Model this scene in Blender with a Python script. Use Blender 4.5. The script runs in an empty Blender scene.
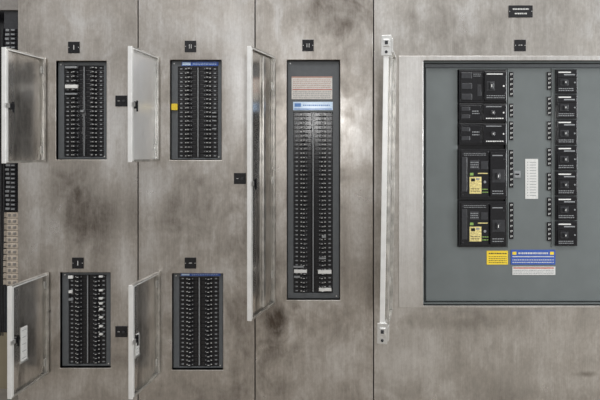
import bpy, bmesh, math, random
from mathutils import Vector, Matrix
random.seed(4)
S=0.006; FL=440.0
sc=bpy.context.scene
try:
    sc.view_settings.view_transform='Standard'
except Exception: pass
COL=sc.collection

# ---------------- materials ----------------
def newmat(name):
    m=bpy.data.materials.new(name); m.use_nodes=True
    nt=m.node_tree; b=nt.nodes['Principled BSDF']
    return m,nt,b
def plain(name,col,rough=0.5,metal=0.0,var=0.12,scale=60,bump=0.0):
    m,nt,b=newmat(name); N=nt.nodes; L=nt.links
    tc=N.new('ShaderNodeTexCoord'); n=N.new('ShaderNodeTexNoise')
    n.inputs['Scale'].default_value=scale; n.inputs['Detail'].default_value=4
    L.new(tc.outputs['Object'],n.inputs['Vector'])
    r=N.new('ShaderNodeValToRGB')
    r.color_ramp.elements[0].position=0.3; r.color_ramp.elements[1].position=0.7
    r.color_ramp.elements[0].color=(*[c*(1-var) for c in col],1)
    r.color_ramp.elements[1].color=(*[min(1,c*(1+var)) for c in col],1)
    L.new(n.outputs['Fac'],r.inputs['Fac']); L.new(r.outputs['Color'],b.inputs['Base Color'])
    b.inputs['Roughness'].default_value=rough; b.inputs['Metallic'].default_value=metal
    if bump>0:
        bp=N.new('ShaderNodeBump'); bp.inputs['Strength'].default_value=bump; bp.inputs['Distance'].default_value=0.002
        L.new(n.outputs['Fac'],bp.inputs['Height']); L.new(bp.outputs['Normal'],b.inputs['Normal'])
    return m
def steel(name,seed,dark,mid,light,blobs=(),bias=0.0,metal=0.95,r0=0.27,r1=0.42,amp=1.3,coords='pos',mott=.36,wav=.12,stretch=.9,dist=1.3):
    """weathered, wiped and scuffed galvanised sheet; blobs=(px,py,rx,ry,amount) worn / dirty areas and broad shading put into the colour"""
    m,nt,b=newmat(name); N=nt.nodes; L=nt.links
    if coords=='pos':
        g=N.new('ShaderNodeNewGeometry'); P=g.outputs['Position']
    else:
        g=N.new('ShaderNodeTexCoord'); P=g.outputs['Object']
    def noise(sx,sz,scale,det,dist,off,rough=.5):
        mp=N.new('ShaderNodeMapping'); mp.inputs['Scale'].default_value=(sx,sx,sz)
        mp.inputs['Location'].default_value=(seed*3.1+off,off,seed*1.7)
        L.new(P,mp.inputs['Vector'])
        n=N.new('ShaderNodeTexNoise'); n.inputs['Scale'].default_value=scale
        n.inputs['Detail'].default_value=det; n.inputs['Distortion'].default_value=dist
        n.inputs['Roughness'].default_value=rough
        L.new(mp.outputs['Vector'],n.inputs['Vector']); return n.outputs['Fac']
    def math_(op,a,bb):
        x=N.new('ShaderNodeMath'); x.operation=op
        for i,v in enumerate((a,bb)):
            if isinstance(v,(int,float)): x.inputs[i].default_value=v
            else: L.new(v,x.inputs[i])
        return x.outputs[0]
    cloud=noise(1,.8,1.6,2,0.4,0)
    wipe=noise(1,stretch,4.2,4,dist,5)
    mottle=noise(1.3,.6,12,6,.8,21,.65)
    speck=noise(1.2,.8,48,4,.2,31,.65)
    streak=noise(12,0.35,2.2,3,0.1,9)
    fine=noise(60,1.2,7,3,0,13,.6)
    f=math_('MULTIPLY',math_('SUBTRACT',cloud,0.5),.6*amp)
    f=math_('ADD',f,math_('MULTIPLY',math_('SUBTRACT',wipe,0.5),0.55*amp))
    f=math_('ADD',f,math_('MULTIPLY',math_('SUBTRACT',mottle,0.5),mott))
    f=math_('ADD',f,math_('MULTIPLY',math_('SUBTRACT',streak,0.5),0.22))
    f=math_('ADD',f,math_('MULTIPLY',math_('SUBTRACT',fine,0.5),0.34))
    f=math_('ADD',f,math_('MULTIPLY',math_('SUBTRACT',speck,0.5),0.30))
    f=math_('ADD',f,0.5+bias)
    wob=math_('ADD',math_('MULTIPLY',math_('SUBTRACT',wipe,0.5),1.3),math_('MULTIPLY',math_('SUBTRACT',mottle,0.5),.9))
    for (px,py,rx,ry,a) in blobs:  # stains plus broad light and dark shading, painted into the base colour
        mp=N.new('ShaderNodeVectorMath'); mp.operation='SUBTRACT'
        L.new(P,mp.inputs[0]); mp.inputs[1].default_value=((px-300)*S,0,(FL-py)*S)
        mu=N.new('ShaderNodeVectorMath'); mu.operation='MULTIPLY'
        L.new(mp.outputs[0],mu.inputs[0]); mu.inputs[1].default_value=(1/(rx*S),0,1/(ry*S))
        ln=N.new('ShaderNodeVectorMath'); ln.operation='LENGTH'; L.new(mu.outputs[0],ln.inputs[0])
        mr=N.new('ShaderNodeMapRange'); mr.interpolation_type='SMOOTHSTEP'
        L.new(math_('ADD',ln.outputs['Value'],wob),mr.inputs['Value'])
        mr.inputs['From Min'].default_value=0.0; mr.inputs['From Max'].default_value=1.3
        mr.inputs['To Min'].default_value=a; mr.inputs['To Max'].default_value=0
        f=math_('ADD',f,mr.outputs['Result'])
    r=N.new('ShaderNodeValToRGB'); e=r.color_ramp.elements
    e[0].position=0.0; e[0].color=(*dark,1); e[1].position=1.0; e[1].color=(*light,1)
    x=e.new(0.5); x.color=(*mid,1)
    L.new(f,r.inputs['Fac']); L.new(r.outputs['Color'],b.inputs['Base Color'])
    mr=N.new('ShaderNodeMapRange'); L.new(wipe,mr.inputs['Value'])
    mr.inputs['From Min'].default_value=0.3; mr.inputs['From Max'].default_value=0.7
    mr.inputs['To Min'].default_value=r1; mr.inputs['To Max'].default_value=r0
    L.new(mr.outputs['Result'],b.inputs['Roughness'])
    b.inputs['Metallic'].default_value=metal
    bp=N.new('ShaderNodeBump'); bp.inputs['Strength'].default_value=0.12; bp.inputs['Distance'].default_value=0.001
    L.new(fine,bp.inputs['Height'])
    bp2=N.new('ShaderNodeBump'); bp2.inputs['Strength'].default_value=wav; bp2.inputs['Distance'].default_value=0.006
    L.new(cloud if coords=='pos' else wipe,bp2.inputs['Height']); L.new(bp.outputs['Normal'],bp2.inputs['Normal'])
    L.new(bp2.outputs['Normal'],b.inputs['Normal'])
    return m
DK=(0.11,0.088,0.07); MD=(0.50,0.462,0.418); LT=(0.99,0.98,0.96)
M={}
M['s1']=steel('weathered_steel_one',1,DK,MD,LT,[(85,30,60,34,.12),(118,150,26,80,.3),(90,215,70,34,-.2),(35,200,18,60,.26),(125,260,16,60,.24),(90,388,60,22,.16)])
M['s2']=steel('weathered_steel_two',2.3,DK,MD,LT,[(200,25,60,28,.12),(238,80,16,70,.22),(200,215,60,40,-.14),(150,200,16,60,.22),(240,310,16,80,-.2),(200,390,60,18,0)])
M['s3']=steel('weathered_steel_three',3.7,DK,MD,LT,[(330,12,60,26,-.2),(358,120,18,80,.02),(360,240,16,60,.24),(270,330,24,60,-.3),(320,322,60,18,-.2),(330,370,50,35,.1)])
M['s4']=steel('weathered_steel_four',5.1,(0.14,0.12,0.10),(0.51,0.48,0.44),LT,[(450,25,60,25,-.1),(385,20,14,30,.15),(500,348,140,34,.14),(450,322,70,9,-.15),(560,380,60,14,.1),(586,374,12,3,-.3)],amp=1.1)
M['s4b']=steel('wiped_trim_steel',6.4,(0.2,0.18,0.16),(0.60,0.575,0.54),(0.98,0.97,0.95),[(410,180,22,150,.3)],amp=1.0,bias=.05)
M['door']=steel('door_galvanised_steel',8.8,(0.07,0.06,0.05),(0.70,0.67,0.63),(0.99,0.98,0.96),bias=.14,metal=.95,r0=.16,r1=.32,amp=3.2,coords='obj',mott=.6,wav=1.0,stretch=.35,dist=.6)
M['doorb']=steel('door_lit_steel',12.8,(0.30,0.29,0.27),(0.90,0.89,0.87),(0.99,0.99,0.98),bias=.35,metal=.6,r0=.25,r1=.4,amp=2.4,coords='obj',mott=.5,wav=1.0,stretch=.35,dist=.6)  # lit copy of the door steel, the light put into its colour
M['edge']=plain('bright_sheared_steel',(0.94,0.94,0.92),.36,.5,.06,20)
M['fold']=plain('folded_steel_lip',(0.66,0.65,0.62),.3,.85,.35,14)
M['body']=plain('cabinet_side_steel',(0.3,0.28,0.26),.5,.7)
M['trim']=plain('slate_grey_paint',(0.105,0.113,0.12),.42,0,.08,30)
M['gut']=plain('grey_green_paint',(0.145,0.162,0.162),.38,0,.06,8)
M['gut2']=plain('grey_green_paint_shadow',(0.14,0.155,0.153),.42,0,.06,8)
M['black']=plain('black_moulded_plastic',(0.009,0.009,0.011),.18,0,.3,80)
M['dgrey']=plain('dark_grey_plastic',(0.035,0.036,0.04),.26,0,.2,80)
M['mgrey']=plain('mid_grey_print',(0.27,0.28,0.29),.5,0,.1,80)
M['white']=plain('white_print',(0.80,0.80,0.78),.5,0,.05,80)
M['paper']=plain('white_card',(0.66,0.66,0.64),.7,0,.08,80)
M['lgrey']=plain('pale_grey_label',(0.60,0.60,0.58),.4,0,.1,90)
M['plabel']=plain('pale_warning_label',(0.70,0.67,0.63),.4,0,.1,70)
M['beige']=plain('beige_plastic',(0.52,0.45,0.37),.5,0,.25,60)
M['tan']=plain('brass_label',(0.78,0.64,0.27),.35,.15,.35,120)
M['green']=plain('green_sticker',(0.25,0.42,0.10),.5,0,.1,90)
M['yellow']=plain('yellow_label',(0.85,0.62,0.04),.5,0,.06,80)
M['blue']=plain('blue_label',(0.04,0.10,0.40),.4,0,.1,80)
M['mblue']=plain('mid_blue_label',(0.10,0.25,0.60),.35,0,.1,80)
M['lblue']=plain('pale_blue_label',(0.60,0.76,0.95),.15,0,.06,80)
M['red']=plain('red_label',(0.50,0.11,0.07),.5,0,.1,80)
M['pink']=plain('reddish_print',(0.50,0.30,0.25),.5,0,.1,80)
M['wire']=plain('black_wire_insulation',(0.015,0.015,0.016),.4,0,.2,60)
M['chrome']=plain('bright_zinc',(0.80,0.80,0.78),.3,.8,.08,60)
M['conc']=plain('concrete_floor_paint',(0.34,0.31,0.275),.7,0,.15,6,.3)
M['wall']=plain('cream_painted_wall',(0.42,0.36,0.25),.8,0,.08,4,.1)

# ---------------- mesh helpers ----------------
def X(px): return (px-300)*S
def Z(py): return (FL-py)*S
def Y(d): return -d*S
def link(o,parent=None):
    COL.objects.link(o)
    if parent is not None:
        o.parent=parent
        o.matrix_parent_inverse=Matrix.Translation(parent.location).inverted()
    return o
def empty(name,loc,label,cat,group=None):
    e=bpy.data.objects.new(name,None); e.location=loc; e.empty_display_size=.05
    COL.objects.link(e); e['label']=label; e['category']=cat
    if group: e['group']=group
    return e
def bm_box(bm,x0,x1,y0,y1,z0,z1,mi=0,bev=0):
    t=bmesh.new()
    bmesh.ops.create_cube(t,size=1)
    bmesh.ops.scale(t,vec=(abs(x1-x0),abs(y1-y0),abs(z1-z0)),verts=t.verts)
    bmesh.ops.translate(t,vec=((x0+x1)/2,(y0+y1)/2,(z0+z1)/2),verts=t.verts)
    if bev>0:
        bmesh.ops.bevel(t,geom=list(t.edges),offset=bev,segments=2,affect='EDGES',profile=.5)
    for f in t.faces: f.material_index=mi
    me=bpy.data.meshes.new('t'); t.to_mesh(me); t.free(); bm.from_mesh(me); bpy.data.meshes.remove(me)
def bm_cyl(bm,cx,cy,cz,r,depth,axis='y',mi=0,seg=20,r2=None):
    t=bmesh.new()
    bmesh.ops.create_cone(t,cap_ends=True,segments=seg,radius1=r,radius2=r if r2 is None else r2,depth=depth)
    if axis=='y': bmesh.ops.rotate(t,matrix=Matrix.Rotation(math.pi/2,3,'X'),verts=t.verts)
    if axis=='x': bmesh.ops.rotate(t,matrix=Matrix.Rotation(math.pi/2,3,'Y'),verts=t.verts)
    bmesh.ops.translate(t,vec=(cx,cy,cz),verts=t.verts)
    for f in t.faces: f.material_index=mi
    me=bpy.data.meshes.new('t'); t.to_mesh(me); t.free(); bm.from_mesh(me); bpy.data.meshes.remove(me)
def finish(bm,name,mats):
    me=bpy.data.meshes.new(name); bm.to_mesh(me); bm.free()
    for m in mats: me.materials.append(M[m])
    return me
def part(name,boxes,mats,parent=None,bev=0.0,cyls=()):
    """boxes: (px0,px1,py0,py1,d0,d1,mat[,bev]); cyls: (px,py,d0,d1,r,mat)"""
    xs=[b[0] for b in boxes]+[b[1] for b in boxes]; ys=[b[2] for b in boxes]+[b[3] for b in boxes]; ds=[b[4] for b in boxes]+[b[5] for b in boxes]
    c=Vector((X((min(xs)+max(xs))/2),Y((min(ds)+max(ds))/2),Z((min(ys)+max(ys))/2)))
    bm=bmesh.new()
    for b in boxes:
        bv=(b[7] if len(b)>7 else bev)*S
        bm_box(bm,X(b[0])-c.x,X(b[1])-c.x,Y(b[5])-c.y,Y(b[4])-c.y,Z(b[3])-c.z,Z(b[2])-c.z,b[6],bv)
    for (px,py,d0,d1,r,mi) in cyls:
        bm_cyl(bm,X(px)-c.x,Y((d0+d1)/2)-c.y,Z(py)-c.z,r*S,abs(d1-d0)*S,'y',mi)
    o=bpy.data.objects.new(name,finish(bm,name,mats)); o.location=c
    return link(o,parent)
def plate(name,px0,px1,py0,py1,d0,d1,holes,mat,parent,bev=0.5):
    xs=sorted(set([px0,px1]+[h[0] for h in holes]+[h[1] for h in holes]))
    ys=sorted(set([py0,py1]+[h[2] for h in holes]+[h[3] for h in holes]))
    c=Vector((X((px0+px1)/2),Y((d0+d1)/2),Z((py0+py1)/2)))
    bm=bmesh.new(); V={}
    def v(i,j):
        if (i,j) not in V: V[(i,j)]=bm.verts.new((X(xs[i])-c.x,Y(d1)-c.y,Z(ys[j])-c.z))
        return V[(i,j)]
    for i in range(len(xs)-1):
        for j in range(len(ys)-1):
            mx=(xs[i]+xs[i+1])/2; my=(ys[j]+ys[j+1])/2
            if any(h[0]<mx<h[1] and h[2]<my<h[3] for h in holes): continue
            bm.faces.new((v(i,j),v(i,j+1),v(i+1,j+1),v(i+1,j)))
    r=bmesh.ops.extrude_face_region(bm,geom=list(bm.faces))
    vs=[g for g in r['geom'] if isinstance(g,bmesh.types.BMVert)]
    bmesh.ops.translate(bm,vec=(0,(d1-d0)*S,0),verts=vs)
    bmesh.ops.recalc_face_normals(bm,faces=bm.faces)
    bmesh.ops.dissolve_limit(bm,angle_limit=.01,verts=bm.verts,edges=bm.edges)
    o=bpy.data.objects.new(name,finish(bm,name,[mat])); o.location=c
    if bev>0:
        md=o.modifiers.new('Bevel','BEVEL'); md.width=bev*S; md.segments=2; md.limit_method='ANGLE'
    return link(o,parent)
def text_bars(x0,x1,y0,y1,rows,d,mi,seed=0,fill=.45):
    rnd=random.Random(seed); out=[]; h=(y1-y0)/rows
    for r in range(rows):
        x=x0
        while x<x1-.4:
            w=min(rnd.uniform(.8,2.4),x1-x)
            out.append((x,x+w,y0+r*h+h*(1-fill)/2,y0+r*h+h*(1+fill)/2,d,d+.06,mi,0)); x+=w+.5
    return out

# ---------------- room ----------------
def struct(name,x0,x1,y0,y1,z0,z1,mat):
    bm=bmesh.new(); c=((x0+x1)/2,(y0+y1)/2,(z0+z1)/2)
    bm_box(bm,x0-c[0],x1-c[0],y0-c[1],y1-c[1],z0-c[2],z1-c[2])
    o=bpy.data.objects.new(name,finish(bm,name,[mat])); o.location=c; o['kind']='structure'; COL.objects.link(o); return o
struct('floor',-5,5,-7,1.0,-.1,0,'conc')
struct('wall_back',-5,5,.75,.85,0,3.6,'wall')

# ---------------- switchgear cabinets ----------------
TOP,BOT=-30,424
def cabinet(px0,px1,holes,mat,label):
    e=empty('switchgear_cabinet',(X((px0+px1)/2),.25,0),label,'electrical cabinet','row of switchgear cabinets')
    g=.45
    plate('front_cover',px0+g,px1-g,TOP,BOT,-2,0,holes,mat,e,.6)
    dp=-84
    part('side_panel',[(px0+g,px0+g+.8,TOP,BOT,dp,-2.05,0)],['body'],e)
    part('side_panel',[(px1-g-.8,px1-g,TOP,BOT,dp,-2.05,0)],['body'],e)
    part('back_panel',[(px0+g,px1-g,TOP,BOT,dp-1,dp,0)],['body'],e)
    part('top_panel',[(px0+g,px1-g,TOP-1,TOP,dp-1,0,0)],['body'],e)
    part('plinth',[(px0+g,px1-g,BOT,440,dp,-3,0),(px0+g,px1-g,BOT,BOT+2,-3,-1,0)],['dgrey'],e,.2)
    return e
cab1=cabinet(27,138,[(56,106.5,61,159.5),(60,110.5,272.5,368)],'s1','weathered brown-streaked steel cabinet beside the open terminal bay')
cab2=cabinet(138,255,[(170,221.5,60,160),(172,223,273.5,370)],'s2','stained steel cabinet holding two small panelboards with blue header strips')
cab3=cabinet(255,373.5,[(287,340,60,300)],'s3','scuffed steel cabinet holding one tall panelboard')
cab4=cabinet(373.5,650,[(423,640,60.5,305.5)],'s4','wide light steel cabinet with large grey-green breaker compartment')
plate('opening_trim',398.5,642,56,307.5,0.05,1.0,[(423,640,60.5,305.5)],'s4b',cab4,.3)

def nameplate(cx,cy,w,h,parent,marks,screw=True):
    b=[(cx-w/2,cx+w/2,cy-h/2,cy+h/2,0,.8,0,.2)]+[(a,bb,c,d,.8,.88,1,0) for (a,bb,c,d) in marks]
    cy_=[]
    if screw: cy_=[(cx-w/2+1,cy,.7,.95,.4,2),(cx+w/2-1,cy,.7,.95,.4,2)]
    return part('nameplate',b,['black','lgrey','chrome'],parent,0,cy_)
nameplate(74,47.5,11.5,11.5,cab1,[(73.7,74.5,45.2,49.8)])
nameplate(78,263,11.5,11,cab1,[(77.7,78.5,260.7,265.3)])
nameplate(190.5,46.5,11.5,11.5,cab2,[(189.2,189.8,44.6,48.6),(191,191.6,44.6,48.6)])
nameplate(190.5,263,11.5,11,cab2,[(189,192,262.6,263.2)])
nameplate(308,45.5,11.5,11.5,cab3,[(306.6,307.2,43.6,47.4),(308.8,309.4,43.6,47.4)])
nameplate(520,45.5,11.5,11.5,cab4,[(518.2,519.4,45,45.6),(520.5,522,45,45.6)])
nameplate(520.5,11.5,24,12,cab4,[(b[0],b[1],b[2],b[3]) for b in text_bars(512.5,528.5,7.5,11,1,0,1,5,.4)+text_bars(514.5,526.5,12,15.5,1,0,1,6,.4)])
for (cx,cy,c) in ((121.5,101,cab1),(121.5,331.5,cab1),(240,178.5,cab2)):
    o=part('latch_plate',[(cx-6,cx+6,cy-5.5,cy+5.5,0,1,0,.25),(cx-3.5,cx-1.5,cy-.3,cy+.3,1,1.1,1,0),(cx+1,cx+4,cy-.9,cy+.9,1,2,2,.2)],['black','lgrey','dgrey'],c,0,[(cx+2.5,cy,1,2.4,1.2,2)])

# ---------------- branch breakers (shared meshes) ----------------
def branch_mesh(side,w,h):
    bm=bmesh.new(); s=S
    f=1 if side=='L' else -1
    def bx(x0,x1,z0,z1,d0,d1,mi,bv=0):
        a,b_=sorted((x0*f,x1*f)); bm_box(bm,a*s,b_*s,-d1*s,-d0*s,z0*s,z1*s,mi,bv*s)
    bx(-w/2,w/2,-h/2,h/2,-3,0,0,.25)
    bx(-w/2+6.2,w/2-3.4,-h/2+.35,h/2-.35,0,1.0,0,.2)
    bx(-w/2+2,-w/2+4.2,-.55,.55,0,.06,1)          # circuit number
    bx(-w/2+7,-w/2+8.4,-.4,.4,1.0,1.06,3)      # ON mark
    bx(w/2-5.4,w/2-4.4,-.35,.35,1.0,1.06,1)          # OFF mark
    bm_cyl(bm,f*(-w/2+.9)*s,-.1*s,0,.5*s,.3*s,'y',2,10)
    return finish(bm,'circuit_breaker',['black','mgrey','dgrey','lgrey'])
def handle_mesh(side):
    bm=bmesh.new()
    bm_box(bm,-1.5*S,1.5*S,-2.6*S,0,-.85*S,.85*S,0,.25*S)
    bm_box(bm,-.9*S,.9*S,-2.7*S,-2.58*S,-.25*S,.25*S,1,0)
    return finish(bm,'breaker_handle',['dgrey','lgrey'])
BM={k:branch_mesh(k,18,4.0) for k in 'LR'}
HM={k:handle_mesh(k) for k in 'LR'}

def make_door(parent,hx,top,bot,w,ang,mat='door',card=None,latch=True,lip=3,big=False,fl=3,lean=0):
    H=bot-top; bm=bmesh.new(); s=S
    def bx(x0,x1,y0,y1,z0,z1,mi=0,bv=.25):
        bm_box(bm,x0*s,x1*s,y0*s,y1*s,z0*s,z1*s,mi,bv*s)
    bx(0,w-1,-1,0,0,H)
    bx(0,1,0,lip,0,H,2); bx(w-1,w,-1,lip,0,H,1); bx(1,w-1,0,lip,0,1,2); bx(1,w-1,0,lip,H-1,H,2)
    bx(1,fl,lip-.7,lip,1,H-1,2,.15); bx(w-1-fl,w-1,lip-.7,lip,1,H-1,1,.15)
    bx(fl,w-1-fl,lip-.7,lip,1,2.2,2,.15); bx(fl,w-1-fl,lip-.7,lip,H-2.2,H-1,1,.15)
    if big:
        bx(w*.40,w*.48,0,2.2,4,H-4,2,.4)
    me=finish(bm,'door',[mat,'edge','fold']); d=bpy.data.objects.new('door',me)
    d.location=(X(hx),Y(1.6),Z(bot)); COL.objects.link(d)
    d.parent=parent; d.matrix_parent_inverse=Matrix.Translation(parent.location).inverted()
    d.rotation_euler=(lean,0,-math.radians(ang))
    def sub(name,mats,fn,label=None):
        b=bmesh.new(); fn(b); o=bpy.data.objects.new(name,finish(b,name,mats)); COL.objects.link(o); o.parent=d
        if label: o['label']=label
        return o
    nh=3 if H>150 else 2
    for i in range(nh):
        zc=H*(.12+.76*i/(nh-1))
        sub('hinge',['chrome'],lambda b:(bm_cyl(b,-.6*s,.2*s,zc*s,.9*s,8*s,'z',0,12),bm_box(b,0,4*s,0,.5*s,(zc-3.5)*s,(zc+3.5)*s,0,.1*s)))
    if latch:
        zc=H*.5
        sub('latch',['black','chrome'],lambda b:(bm_cyl(b,(w-10)*s,1.4*s,zc*s,3.4*s,2.8*s,'y',0,20),bm_box(b,(w-11)*s,(w-9)*s,2.8*s,4*s,(zc-6)*s,(zc+4)*s,0,.3*s),bm_box(b,(w-5)*s,(w+1.6)*s,lip*s,(lip+1)*s,(zc-2)*s,(zc+2)*s,1,.2*s)),'black turning latch')
    if card:
        x0,x1,z0,z1=card
        def cf(b):
            bm_box(b,x0*s,x1*s,0,.5*s,z0*s,z1*s,0,.1*s)
            bm_box(b,(x0-1)*s,(x1+1)*s,0,1*s,(z0-1)*s,(z0+1)*s,1,.1*s)
            n=5
            for i in range(n):
                zz=z0+3+(z1-z0-6)*i/(n-1); bm_box(b,(x0+2)*s,(x1-2)*s,.5*s,.56*s,(zz-.25)*s,(zz+.25)*s,2,0)
        sub('directory_card',['paper','chrome','mgrey'],cf,'small white circuit directory card')
    return d

def panelboard(px0,px1,py0,py1,rows,bx0,bx1,by0,by1,label,tags=(),door=None,header=None):
    e=empty('panelboard',(X((px0+px1)/2),Y(-5),Z(py1)),label,'electrical panel','flush panelboards with open doors')
    dp=-22
    g=.5
    part('enclosure_box',[(px0+g,px1-g,py0+g,py1-g,dp-1,dp,0),(px0+g,px0+g+.8,py0+g,py1-g,dp,-7,0),(px1-g-.8,px1-g,py0+g,py1-g,dp,-7,0),(px0+g,px1-g,py0+g,py0+g+.8,dp,-7,0),(px0+g,px1-g,py1-g-.8,py1-g,dp,-7,0)],['trim'],e)
    plate('trim_frame',px0+g,px1-g,py0+g,py1-g,-5.5,-4,[(bx0,bx1,by0,by1)],'trim',e,.3)
    cx=(bx0+bx1)/2; pitch=(by1-by0)/rows
    part('bus_cover',[(cx-1.6,cx+1.6,by0,by1,-8,-4.5,0,.2),(cx-.5,cx+.5,by0+1,by1-1,-4.5,-4.1,1,.1)],['black','mgrey'],e)
    cw=(bx1-bx0)/2-1.8
    for k,c in (('L',(bx0+cx-1.6)/2),('R',(bx1+cx+1.6)/2)):
        for i in range(rows):
            py=by0+pitch*(i+.5)
            o=bpy.data.objects.new('circuit_breaker',BM[k]); o.location=(X(c),Y(-5),Z(py)); o.scale=(cw/18,1,pitch*.95/4.0)
            COL.objects.link(o); o.parent=e; o.matrix_parent_inverse=Matrix.Translation(e.location).inverted()
            h=bpy.data.objects.new('breaker_handle',HM[k]); COL.objects.link(h); h.parent=o
            h.location=((1.2+random.choice((0,0,0,.9)))*S*(1 if k=='L' else -1),-1.0*S,0)
    for (x0,x1,y0,y1,m) in tags:
        part('circuit_tag',[(x0,x1,y0,y1,-3.9,-1.2,0,.1)],[m],e)
    if header:
        header(e)
    part('trim_screw',[(px0+3,px0+3.6,py0+2.8,py0+3.2,-4.7,-3.6,0)],['chrome'],e,0,[(px0+3.3,py0+3,-4,-3.6,.7,0)])
    part('trim_screw',[(px1-3.6,px1-3,py1-3.2,py1-2.8,-4.7,-3.6,0)],['chrome'],e,0,[(px1-3.3,py1-3,-4,-3.6,.7,0)])
    if door: make_door(e,*door[0],**door[1])
    return e
def strip(x0,x1,y0,y1,seed):
    def f(e):
        part('header_label',[(x0,x1,y0,y1,-4.5,-3.4,0,.1),(x0+.8,x0+9,y0+.7,y1-.7,-3.4,-3.3,1,0)]+text_bars(x0+11,x1-2,y0+.9,y1-.9,2,-3.4,1,seed,.4),['blue','lblue'],e)
    return f
panelboard(56,106.5,61,159.5,21,62.5,102.5,65,157,'small slate panelboard with one white breaker tag, open steel door',
    tags=[(64.5,76,66,68,'mgrey'),(64.5,77,84.5,88,'white'),(64.5,76,93,94.5,'mgrey'),(80,83,110,112,'mgrey')],
    door=((44,58,162,61,99.5),dict()))
panelboard(170,221.5,60,160,21,177,217.5,66,158,'small panelboard with blue header strip and yellow sticker',
    tags=[(171,177,103.5,110,'yellow')]+[(212,216,y,y+1.2,'mgrey') for y in (112,116,120,128)],header=strip(181,218,61.2,65.4,2),
    door=((157,57,161,61,99.6),dict(mat='doorb')))
panelboard(60,110.5,272.5,368,21,67,105,275.5,365.5,'small panelboard with scattered white breaker tags, open steel door',
    tags=[(67.5,72,276,279,'white'),(68,71.5,291,293.5,'white'),(68,72,299,301,'mgrey')]+[(98.5,102,y,y+1.7,'white') for y in (276,290,298,303,309,317,326,334)],
    door=((47,272,373,60,98),dict(card=(32,42,26,58))))
panelboard(172,223,273.5,370,21,178.5,218.5,277.5,368,'small plain black breaker panelboard with thin blue header strip',
    header=strip(180,220,273.9,276.8,3),
    door=((158,271,373,61,100),dict(card=(42,50,34,54))))
def tallhead(e):
    part('warning_label',[(291.5,332.5,76,99,-4.5,-3.6,0,.1),(291.5,332.5,76,77.4,-3.6,-3.5,2,0),(292.5,332,88.8,89.6,-3.6,-3.5,1,0)]
        +text_bars(293,331,78.5,88,5,-3.6,2,7,.3)+text_bars(293,331,90.5,98.5,4,-3.6,3,8,.3),['plabel','red','pink','mgrey'],e)
    part('header_label',[(293,333,101.5,110,-4.5,-3.5,0,.1),(294,332,108.3,109.3,-3.5,-3.4,1,0),(294.5,301,103,106.5,-3.5,-3.4,1,0)]+text_bars(303,330,103.6,106.4,1,-3.5,1,9,.4),['lblue','mblue'],e)
panelboard(287,340,60,300,42,293.5,333,112,294,'tall panelboard packed with black breakers and warning sticker on top',
    tags=[(293.5,304,266.5,268,'mgrey'),(294,307,270,273.2,'white'),(294,300,276.5,278,'mgrey'),(318,331.5,270.5,274,'white'),(319,326,258,259.5,'mgrey'),(319,331.5,288.5,291.5,'white'),(322,326,236,238,'mgrey')],
    header=tallhead,door=((273,57,303,63,108),dict(big=True)))

# ---------------- large breaker compartment ----------------
pe=empty('switchboard_interior',(X(520),Y(-10),Z(305)),'grey-green breaker compartment with two columns of large black breakers','electrical panel')
part('enclosure_box',[(423.6,639,61,305,-16,-15,0),(423.6,424.6,61,305,-15,-3,0),(638,639,61,305,-15,-3,0),(424.6,638,61,62,-15,-3,0),(424.6,638,304,305,-15,-3,0)],['gut2'],pe)
plate('dead_front',427,637,67,303,-9,-7.5,[(459.5,508.5,68.5,248)],'gut',pe,.3)
part('dead_front_rail',[(427,637,62.5,66.5,-11,-9,0,.3)],['trim'],pe)
part('mounting_pan',[(459,509,68,249,-12,-11,0)],['black'],pe)
part('divider_flange',[(510,511,67.5,248.5,-7.5,-6.4,0,.2),(554.6,555.4,67.5,248.5,-7.5,-6.6,0,.2),(427.5,428.7,67.5,302,-7.5,-6.4,0,.2)],['gut'],pe)

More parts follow.
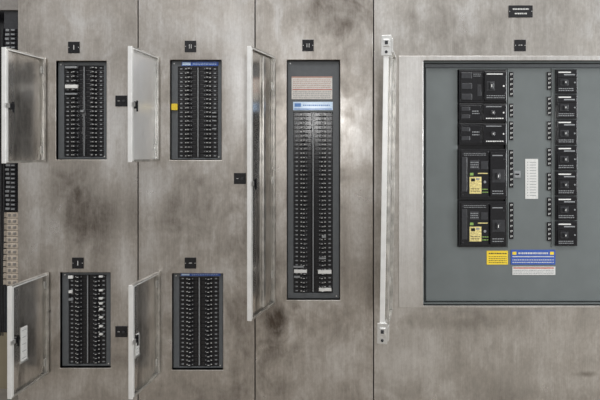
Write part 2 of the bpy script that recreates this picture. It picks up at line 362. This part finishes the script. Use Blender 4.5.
def mccb(px0,px1,py0,py1,kind,seed):
    w=px1-px0; h=py1-py0; b=[]; cyl=[]
    base=-11 if kind!='small' else -7.5
    f=-5 if kind!='small' else -5.4
    b.append((px0,px1,py0+.15,py1-.15,base,f,0,.4))
    if kind=='large':
        xm=px0+w*.52
        b.append((xm,px1-1,py0+2,py1-2,f,f+2.6,0,.5))
        b.append((px0+1.5,xm-1.5,py0+2.5,py1-2.5,f,f+.8,0,.3))
        for q in (.18,.5,.82): b.append((px0+2,px0+w*.26,py0+h*q-3,py0+h*q+3,f+.8,f+1.6,1,.3))
        b.append((px0+18,xm-3,py0+h*.45,py0+h*.8,f+.8,f+1.2,1,.2))
        b.append((xm+2,xm+10,py0+h*.36,py0+h*.64,f+2.6,f+2.8,1,.1))
        b.append((xm+2,px1-5,py0+4.2,py0+5.2,f+2.6,f+2.66,2,0))
        b+=text_bars(xm+2,px1-3,py1-8,py1-4,2,f+2.6,3,seed,.35)
        b+=text_bars(px0+14,xm-3,py0+3.6,py0+7.5,2,f+.8,3,seed+1,.3)
        hx=xm+6; hy=py0+h*.5; zt=f+2.7
        cyl=[(px0+3,py0+4,f,f+1,.7,1),(px0+3,py1-4,f,f+1,.7,1),(px1-3,py1-9,f+2.4,f+2.9,.7,1),(px1-4,py0+h*.5,f+2.4,f+3,.9,2)]
    elif kind=='trip':
        xm=px0+w*.62
        b.append((px0+2,xm,py0+2,py1-2,f,f+1.2,0,.4))
        b.append((xm+1,px1-1,py0+3,py1-3,f,f+2.8,0,.5))
        b.append((px0+2.5,px0+8,py0+8,py1-8,f+1.2,f+2.4,1,.4))
        gy=py0+h*.55
        b.append((px0+10.5,px0+22.5,gy,py1-6,f+1.2,f+1.7,4,.1))
        b.append((px0+11,px0+14.5,gy-4,gy-1.4,f+1.2,f+1.6,5,.1))
        b.append((px0+19,px0+29,gy-4,gy-3,f+1.2,f+1.5,4,.1))
        b.append((px0+22,px0+29,py0+h*.24,py0+h*.40,f+1.2,f+1.6,1,.1))
        b.append((px0+11,px0+20,py0+h*.22,py0+h*.40,f+1.2,f+1.5,1,.1))
        b+=text_bars(px0+11.5,px0+19.5,py0+h*.24,py0+h*.38,3,f+1.5,3,seed+8,.35)
        b.append((px0+12,px0+16,gy+1.5,gy+4.5,f+1.7,f+2,0,.1))
        b.append((px0+17,px0+20.5,gy+1.2,gy+3,f+1.7,f+1.85,3,.1))
        b+=text_bars(px0+11.8,px0+21,py1-12,py1-7.5,2,f+1.7,0,seed,.3)
        b+=text_bars(px0+23.5,px0+29.5,py1-12,py1-6,2,f+1.2,5,seed+2,.3)
        b+=text_bars(px0+5,xm-3,py0+3.5,py0+7,2,f+1.2,3,seed+3,.3)
        b.append((xm+3,px1-5,py0+6,py0+7,f+2.8,f+2.86,3,0))
        b.append((xm+3,px1-3,py0+h*.4,py0+h*.66,f+2.8,f+3,1,.1))
        b+=text_bars(xm+3,px1-4,py1-10,py1-5,2,f+2.8,3,seed+5,.35)
        hx=xm+8; hy=py0+h*.53; zt=f+2.9
        cyl=[(px0+4,py0+5,f,f+1.5,.8,1),(px0+4,py1-5,f,f+1.5,.8,1),(px1-4,py0+h*.2,f+2.6,f+3.1,.8,1),(px0+26,py0+h*.65,f+1.1,f+1.8,1.3,3)]
    elif kind=='medium':
        b.append((px0+w*.5,px1-1,py0+1.5,py1-1.5,f,f+2.2,0,.4))
        b.append((px0+1.5,px0+w*.46,py0+2,py1-2,f,f+.8,0,.3))
        for q in (.3,.7): b.append((px0+2,px0+w*.22,py0+h*q-2,py0+h*q+2,f+.8,f+1.5,1,.3))
        b.append((px0+w*.55,px1-6,py0+3,py0+3.9,f+2.2,f+2.26,3,0))
        b+=text_bars(px0+w*.55,px1-4,py1-4.8,py1-2.8,1,f+2.2,2,seed,.5)
        b+=text_bars(px0+13,px0+w*.42,py0+h*.35,py0+h*.6,2,f+.8,3,seed,.4)
        hx=px0+w*.68; hy=py0+h*.5; zt=f+2.2
        cyl=[(px0+3,py0+4,f,f+1,.7,1),(px1-4,hy,f+2,f+2.6,.8,2)]
    else:
        b.append((px0+1.5,px1-1,py0+1.0,py0+h*.34,f,f+1.0,0,.3))
        b.append((px0+1.5,px1-1,py0+h*.36,py1-1,f,f+1.4,0,.3))
        b.append((px0+2.5,px1-7,py0+2.6,py0+3.8,f+1.0,f+1.06,2,0))
        b.append((px0+8,px1-3,py0+5,py0+6.2,f+1.0,f+1.06,3,0))
        b.append((px0+4,px0+12,py0+h*.42,py0+h*.68,f+1.4,f+1.9,1,.3))
        b+=text_bars(px0+2.5,px1-4,py1-6,py1-2.2,2,f+1.4,3,seed+1,.4)
        hx=px0+8; hy=py0+h*.55; zt=f+1.9
        cyl=[(px1-3.5,hy,f+1.3,f+2,.8,3),(px0+1.6,py0+3,f,f+.7,.6,1)]
    o=part('circuit_breaker',b,['black','dgrey','white','mgrey','tan','green'],pe,0,cyl)
    bm=bmesh.new(); hw=1.8 if kind!='small' else 1.4; hh=(3.4 if kind in('large','trip') else 2.1)
    bm_box(bm,-hw*S,hw*S,-3.2*S,0,-hh*S,hh*S,0,.5*S); bm_box(bm,-.35*S,.35*S,-3.32*S,-3.18*S,-hh*.4*S,hh*.4*S,1,0)
    hobj=bpy.data.objects.new('breaker_handle',finish(bm,'breaker_handle',['dgrey','white'])); COL.objects.link(hobj); hobj.parent=o
    hobj.location=Vector((X(hx),Y(zt),Z(hy)))-o.location
    return o
A=(460.5,508.5)
mccb(*A,69,102.5,'large',11)
mccb(*A,103,122,'medium',12)
mccb(*A,122.6,145,'medium',13)
mccb(460,508.5,149,200,'trip',14)
mccb(460,508.5,201.5,248,'trip',15)
for i,(a,b_) in enumerate(((68.5,93.2),(93.6,118.6),(119,145),(145.4,170.8),(171.2,196.2),(196.6,221.2),(221.6,247))):
    mccb(558,580,a,b_,'small',20+i*3)
def tagstrip(x,y0,y1,n,seed,thin=False):
    hw=2.1
    b=[(x-hw,x+hw,y0,y1,-7.5,-6.4,0,.2)]
    h=(y1-y0)/n
    for i in range(n):
        yy=y0+h*(i+.5); b.append((x-1.0,x-.3,yy-1.0,yy+1.0,-6.4,-6.3,1,0)); b.append((x+.2,x+1.0,yy-1.0,yy+.3,-6.4,-6.3,1,0))
    part('circuit_number_strip',b,['black','lgrey'],pe)
for (a,b_,n) in ((71,96,5),(103,117,3),(121,140,4),(150,188,7),(203,240,7)): tagstrip(513.8,a,b_,n,0)
for (a,b_,n) in ((71,89,4),(96,115,4),(121,140,4),(148,166,4),(173,191,4),(198,217,4),(223,242,4)): tagstrip(552.2,a,b_,n,0)
b=[(528,541,159,199.5,-7.5,-7.1,0,.1)]
for i in range(13):
    yy=162+i*2.8; b.append((530,531,yy,yy+.9,-7.1,-7.04,1,0)); b.append((532.5,539,yy+.1,yy+.7,-7.1,-7.04,1,0))
part('circuit_directory',b,['paper','mgrey'],pe)
part('handle_plate',[(516.5,523,171,178,-7.5,-6.2,0,.2),(517.5,521.5,173.8,175.2,-6.2,-5.6,1,.2)],['mgrey','black'],pe)
part('caution_label',[(489,510.5,252,266,-7.5,-7.1,0,.1)]+text_bars(491,509,253.5,256,1,-7.1,1,40)+text_bars(491,509,257,265,4,-7.1,1,41,.3),['yellow','dgrey'],pe)
part('rating_label',[(513.5,558.5,251,266,-7.5,-7.1,0,.1),(515,519,253,256,-7.1,-7,2,0),(553,557,253,256,-7.1,-7,2,0),(515,557,257.5,258.4,-7.1,-7,1,0)]
   +text_bars(521,551,253,256,1,-7.1,1,42,.6)+text_bars(515,557,260,265,2,-7.1,1,43,.35),['blue','lgrey','yellow'],pe)
part('warning_label',[(515,558.5,268,276.5,-7.5,-7.1,0,.1),(516,557,268.8,270,-7.1,-7,1,0)]+text_bars(516,557,271,276,3,-7.1,2,44,.35),['paper','red','mgrey'],pe)
dd=make_door(pe,389.5,57,310,103,102.9,latch=False,lip=3,big=True,fl=2,lean=-.014)
for zc in (9,246):
    bm=bmesh.new(); w=103
    bm_box(bm,(w-11)*S,(w-1)*S,3*S,4*S,(zc-9)*S,(zc+9)*S,0,.3*S)
    bm_cyl(bm,(w-6)*S,5*S,zc*S,2.2*S,2.6*S,'y',1,20)
    bm_box(bm,(w+.05)*S,(w+1.4)*S,-2.8*S,5.5*S,(zc-8.5)*S,(zc+8.5)*S,0,.3*S)
    bm_box(bm,(w-6)*S,(w+1.4)*S,5.5*S,6.6*S,(zc-6)*S,(zc+6)*S,0,.3*S)
    bm_box(bm,(w+1.4)*S,(w+3)*S,-1*S,4*S,(zc-1)*S,(zc+5)*S,0,.4*S)
    bm_box(bm,(w+3)*S,(w+3.4)*S,.2*S,2.8*S,(zc+.5)*S,(zc+3.5)*S,1,.1*S)
    bm_cyl(bm,(w+1.8)*S,1.4*S,(zc-5.5)*S,1.2*S,1.2*S,'x',1,16)
    o=bpy.data.objects.new('latch',finish(bm,'latch',['chrome','dgrey'])); o['label']='bright zinc door latch bracket'
    COL.objects.link(o); o.parent=dd

# ---------------- open terminal bay at the end ----------------
bay=empty('terminal_bay',(X(-10),.2,0),'open end bay with stacked black and beige terminals','electrical cabinet')
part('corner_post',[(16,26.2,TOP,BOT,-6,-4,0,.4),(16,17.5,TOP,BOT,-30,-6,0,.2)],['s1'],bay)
part('back_panel',[(-70,15.8,TOP,345,-42,-40,0)],['black'],bay)
part('top_panel',[(-70,26,TOP-1,TOP,-42,-4,0),(-70,16,-4,8,-12,-9,0,.4)],['body'],bay)
part('corner_post',[(-70,-60,TOP,BOT,-42,-4,0,.4)],['body'],bay)
part('plinth',[(-70,26.2,BOT,440,-42,-4,0,.2)],['dgrey'],bay)
part('mounting_rail',[(-2,15.5,8,335,-14,-12,0,.3)],['dgrey'],bay)
n=42
rr=random.Random(9)
for i in range(n):
    y=27+i*4.4
    a=rr.uniform(2,3.4)
    part('terminal_block',[(-1,15,y,y+4.1,-12,-6,0,.3),(a,a+rr.uniform(3,4.4),y+.8,y+2.9,-6,-5.8,1,0),(8,13,y+.6,y+3.5,-6,-4.2,2,.3),(9,12.4,y+1.5,y+2.6,-4.2,-4.1,1,0)],['black','mgrey','dgrey'],bay)
for i in range(12):
    y=213+i*6.2
    o=part('terminal_block',[(3,15,y,y+5.8,-12,-6.5,0,.4),(5,7.6,y+1.6,y+4.2,-6.5,-6,1,.1),(10,13,y+1.6,y+4.2,-6.5,-6,1,.1),(-1,2.8,y+.3,y+5.3,-12,-8,0,.3)],['beige','body'],bay)
    o['label']='beige plastic terminal block'
for k,(px,r_) in enumerate(((-4,1.0),(1.0,.5),(-.6,.7))):
    cu=bpy.data.curves.new('wire','CURVE'); cu.dimensions='3D'; cu.bevel_depth=r_*S; cu.bevel_resolution=3
    sp=cu.splines.new('BEZIER'); sp.bezier_points.add(6)
    for j,bpnt in enumerate(sp.bezier_points):
        bpnt.co=(X(px+rr.uniform(-1,1)),Y(-4+rr.uniform(-.6,.6)),Z(25+j*52)); bpnt.handle_left_type=bpnt.handle_right_type='AUTO'
    tmp=bpy.data.objects.new('tmp',cu); me=bpy.data.meshes.new_from_object(tmp); bpy.data.objects.remove(tmp)
    me.materials.clear(); me.materials.append(M['wire']); o=bpy.data.objects.new('wire',me); link(o,bay)

# ---------------- light ----------------
w=bpy.data.worlds.new('World'); sc.world=w; w.use_nodes=True
N=w.node_tree.nodes; L=w.node_tree.links; bg=N['Background']
tc=N.new('ShaderNodeTexCoord'); sp=N.new('ShaderNodeSeparateXYZ'); L.new(tc.outputs['Generated'],sp.inputs[0])
r=N.new('ShaderNodeValToRGB'); mr=N.new('ShaderNodeMapRange'); L.new(sp.outputs['Z'],mr.inputs['Value'])
mr.inputs['From Min'].default_value=-1; mr.inputs['From Max'].default_value=1
L.new(mr.outputs['Result'],r.inputs['Fac']); e=r.color_ramp.elements
e[0].position=.3; e[0].color=(.34,.33,.31,1); e[1].position=.75; e[1].color=(.82,.83,.85,1)
x=e.new(.5); x.color=(.46,.45,.44,1)
nz=N.new('ShaderNodeTexNoise'); nz.inputs['Scale'].default_value=4.2; nz.inputs['Detail'].default_value=2
L.new(tc.outputs['Generated'],nz.inputs['Vector'])
m2=N.new('ShaderNodeMapRange'); L.new(nz.outputs['Fac'],m2.inputs['Value'])
m2.inputs['From Min'].default_value=.35; m2.inputs['From Max'].default_value=.65
m2.inputs['To Min'].default_value=.38; m2.inputs['To Max'].default_value=1.6
L.new(r.outputs['Color'],bg.inputs['Color']); L.new(m2.outputs['Result'],bg.inputs['Strength'])
def area(name,loc,target,size,power,col=(1,1,1),sy=None):
    l=bpy.data.lights.new(name,'AREA'); l.energy=power; l.size=size; l.color=col
    if sy: l.shape='RECTANGLE'; l.size_y=sy
    o=bpy.data.objects.new(name,l); o.location=loc
    o.rotation_euler=(Vector(target)-Vector(loc)).to_track_quat('-Z','Y').to_euler(); COL.objects.link(o); return o
area('overhead_fill',(0,-2.4,5.2),(0,0,1.5),6,90,(1,.99,.97),1.0)  # added overhead area light, stretched wide for smooth reflections on the steel
area('right_fill',(5.5,-2.2,2.0),(-.5,0,1.3),1.6,150,(.95,.98,1))  # added area light from the right to brighten the open doors, no window there
area('flash_lamp',(.17,-3.5,2.1),(0,0,1.6),.1,7,(1,.99,.98),.3)

cam=bpy.data.cameras.new('Camera'); co=bpy.data.objects.new('Camera',cam); COL.objects.link(co)
co.location=(0,-583*S,Z(150)); co.rotation_euler=(math.pi/2,0,0)
cam.sensor_width=36; cam.lens=36*583/600; cam.shift_y=-50/600
sc.camera=co
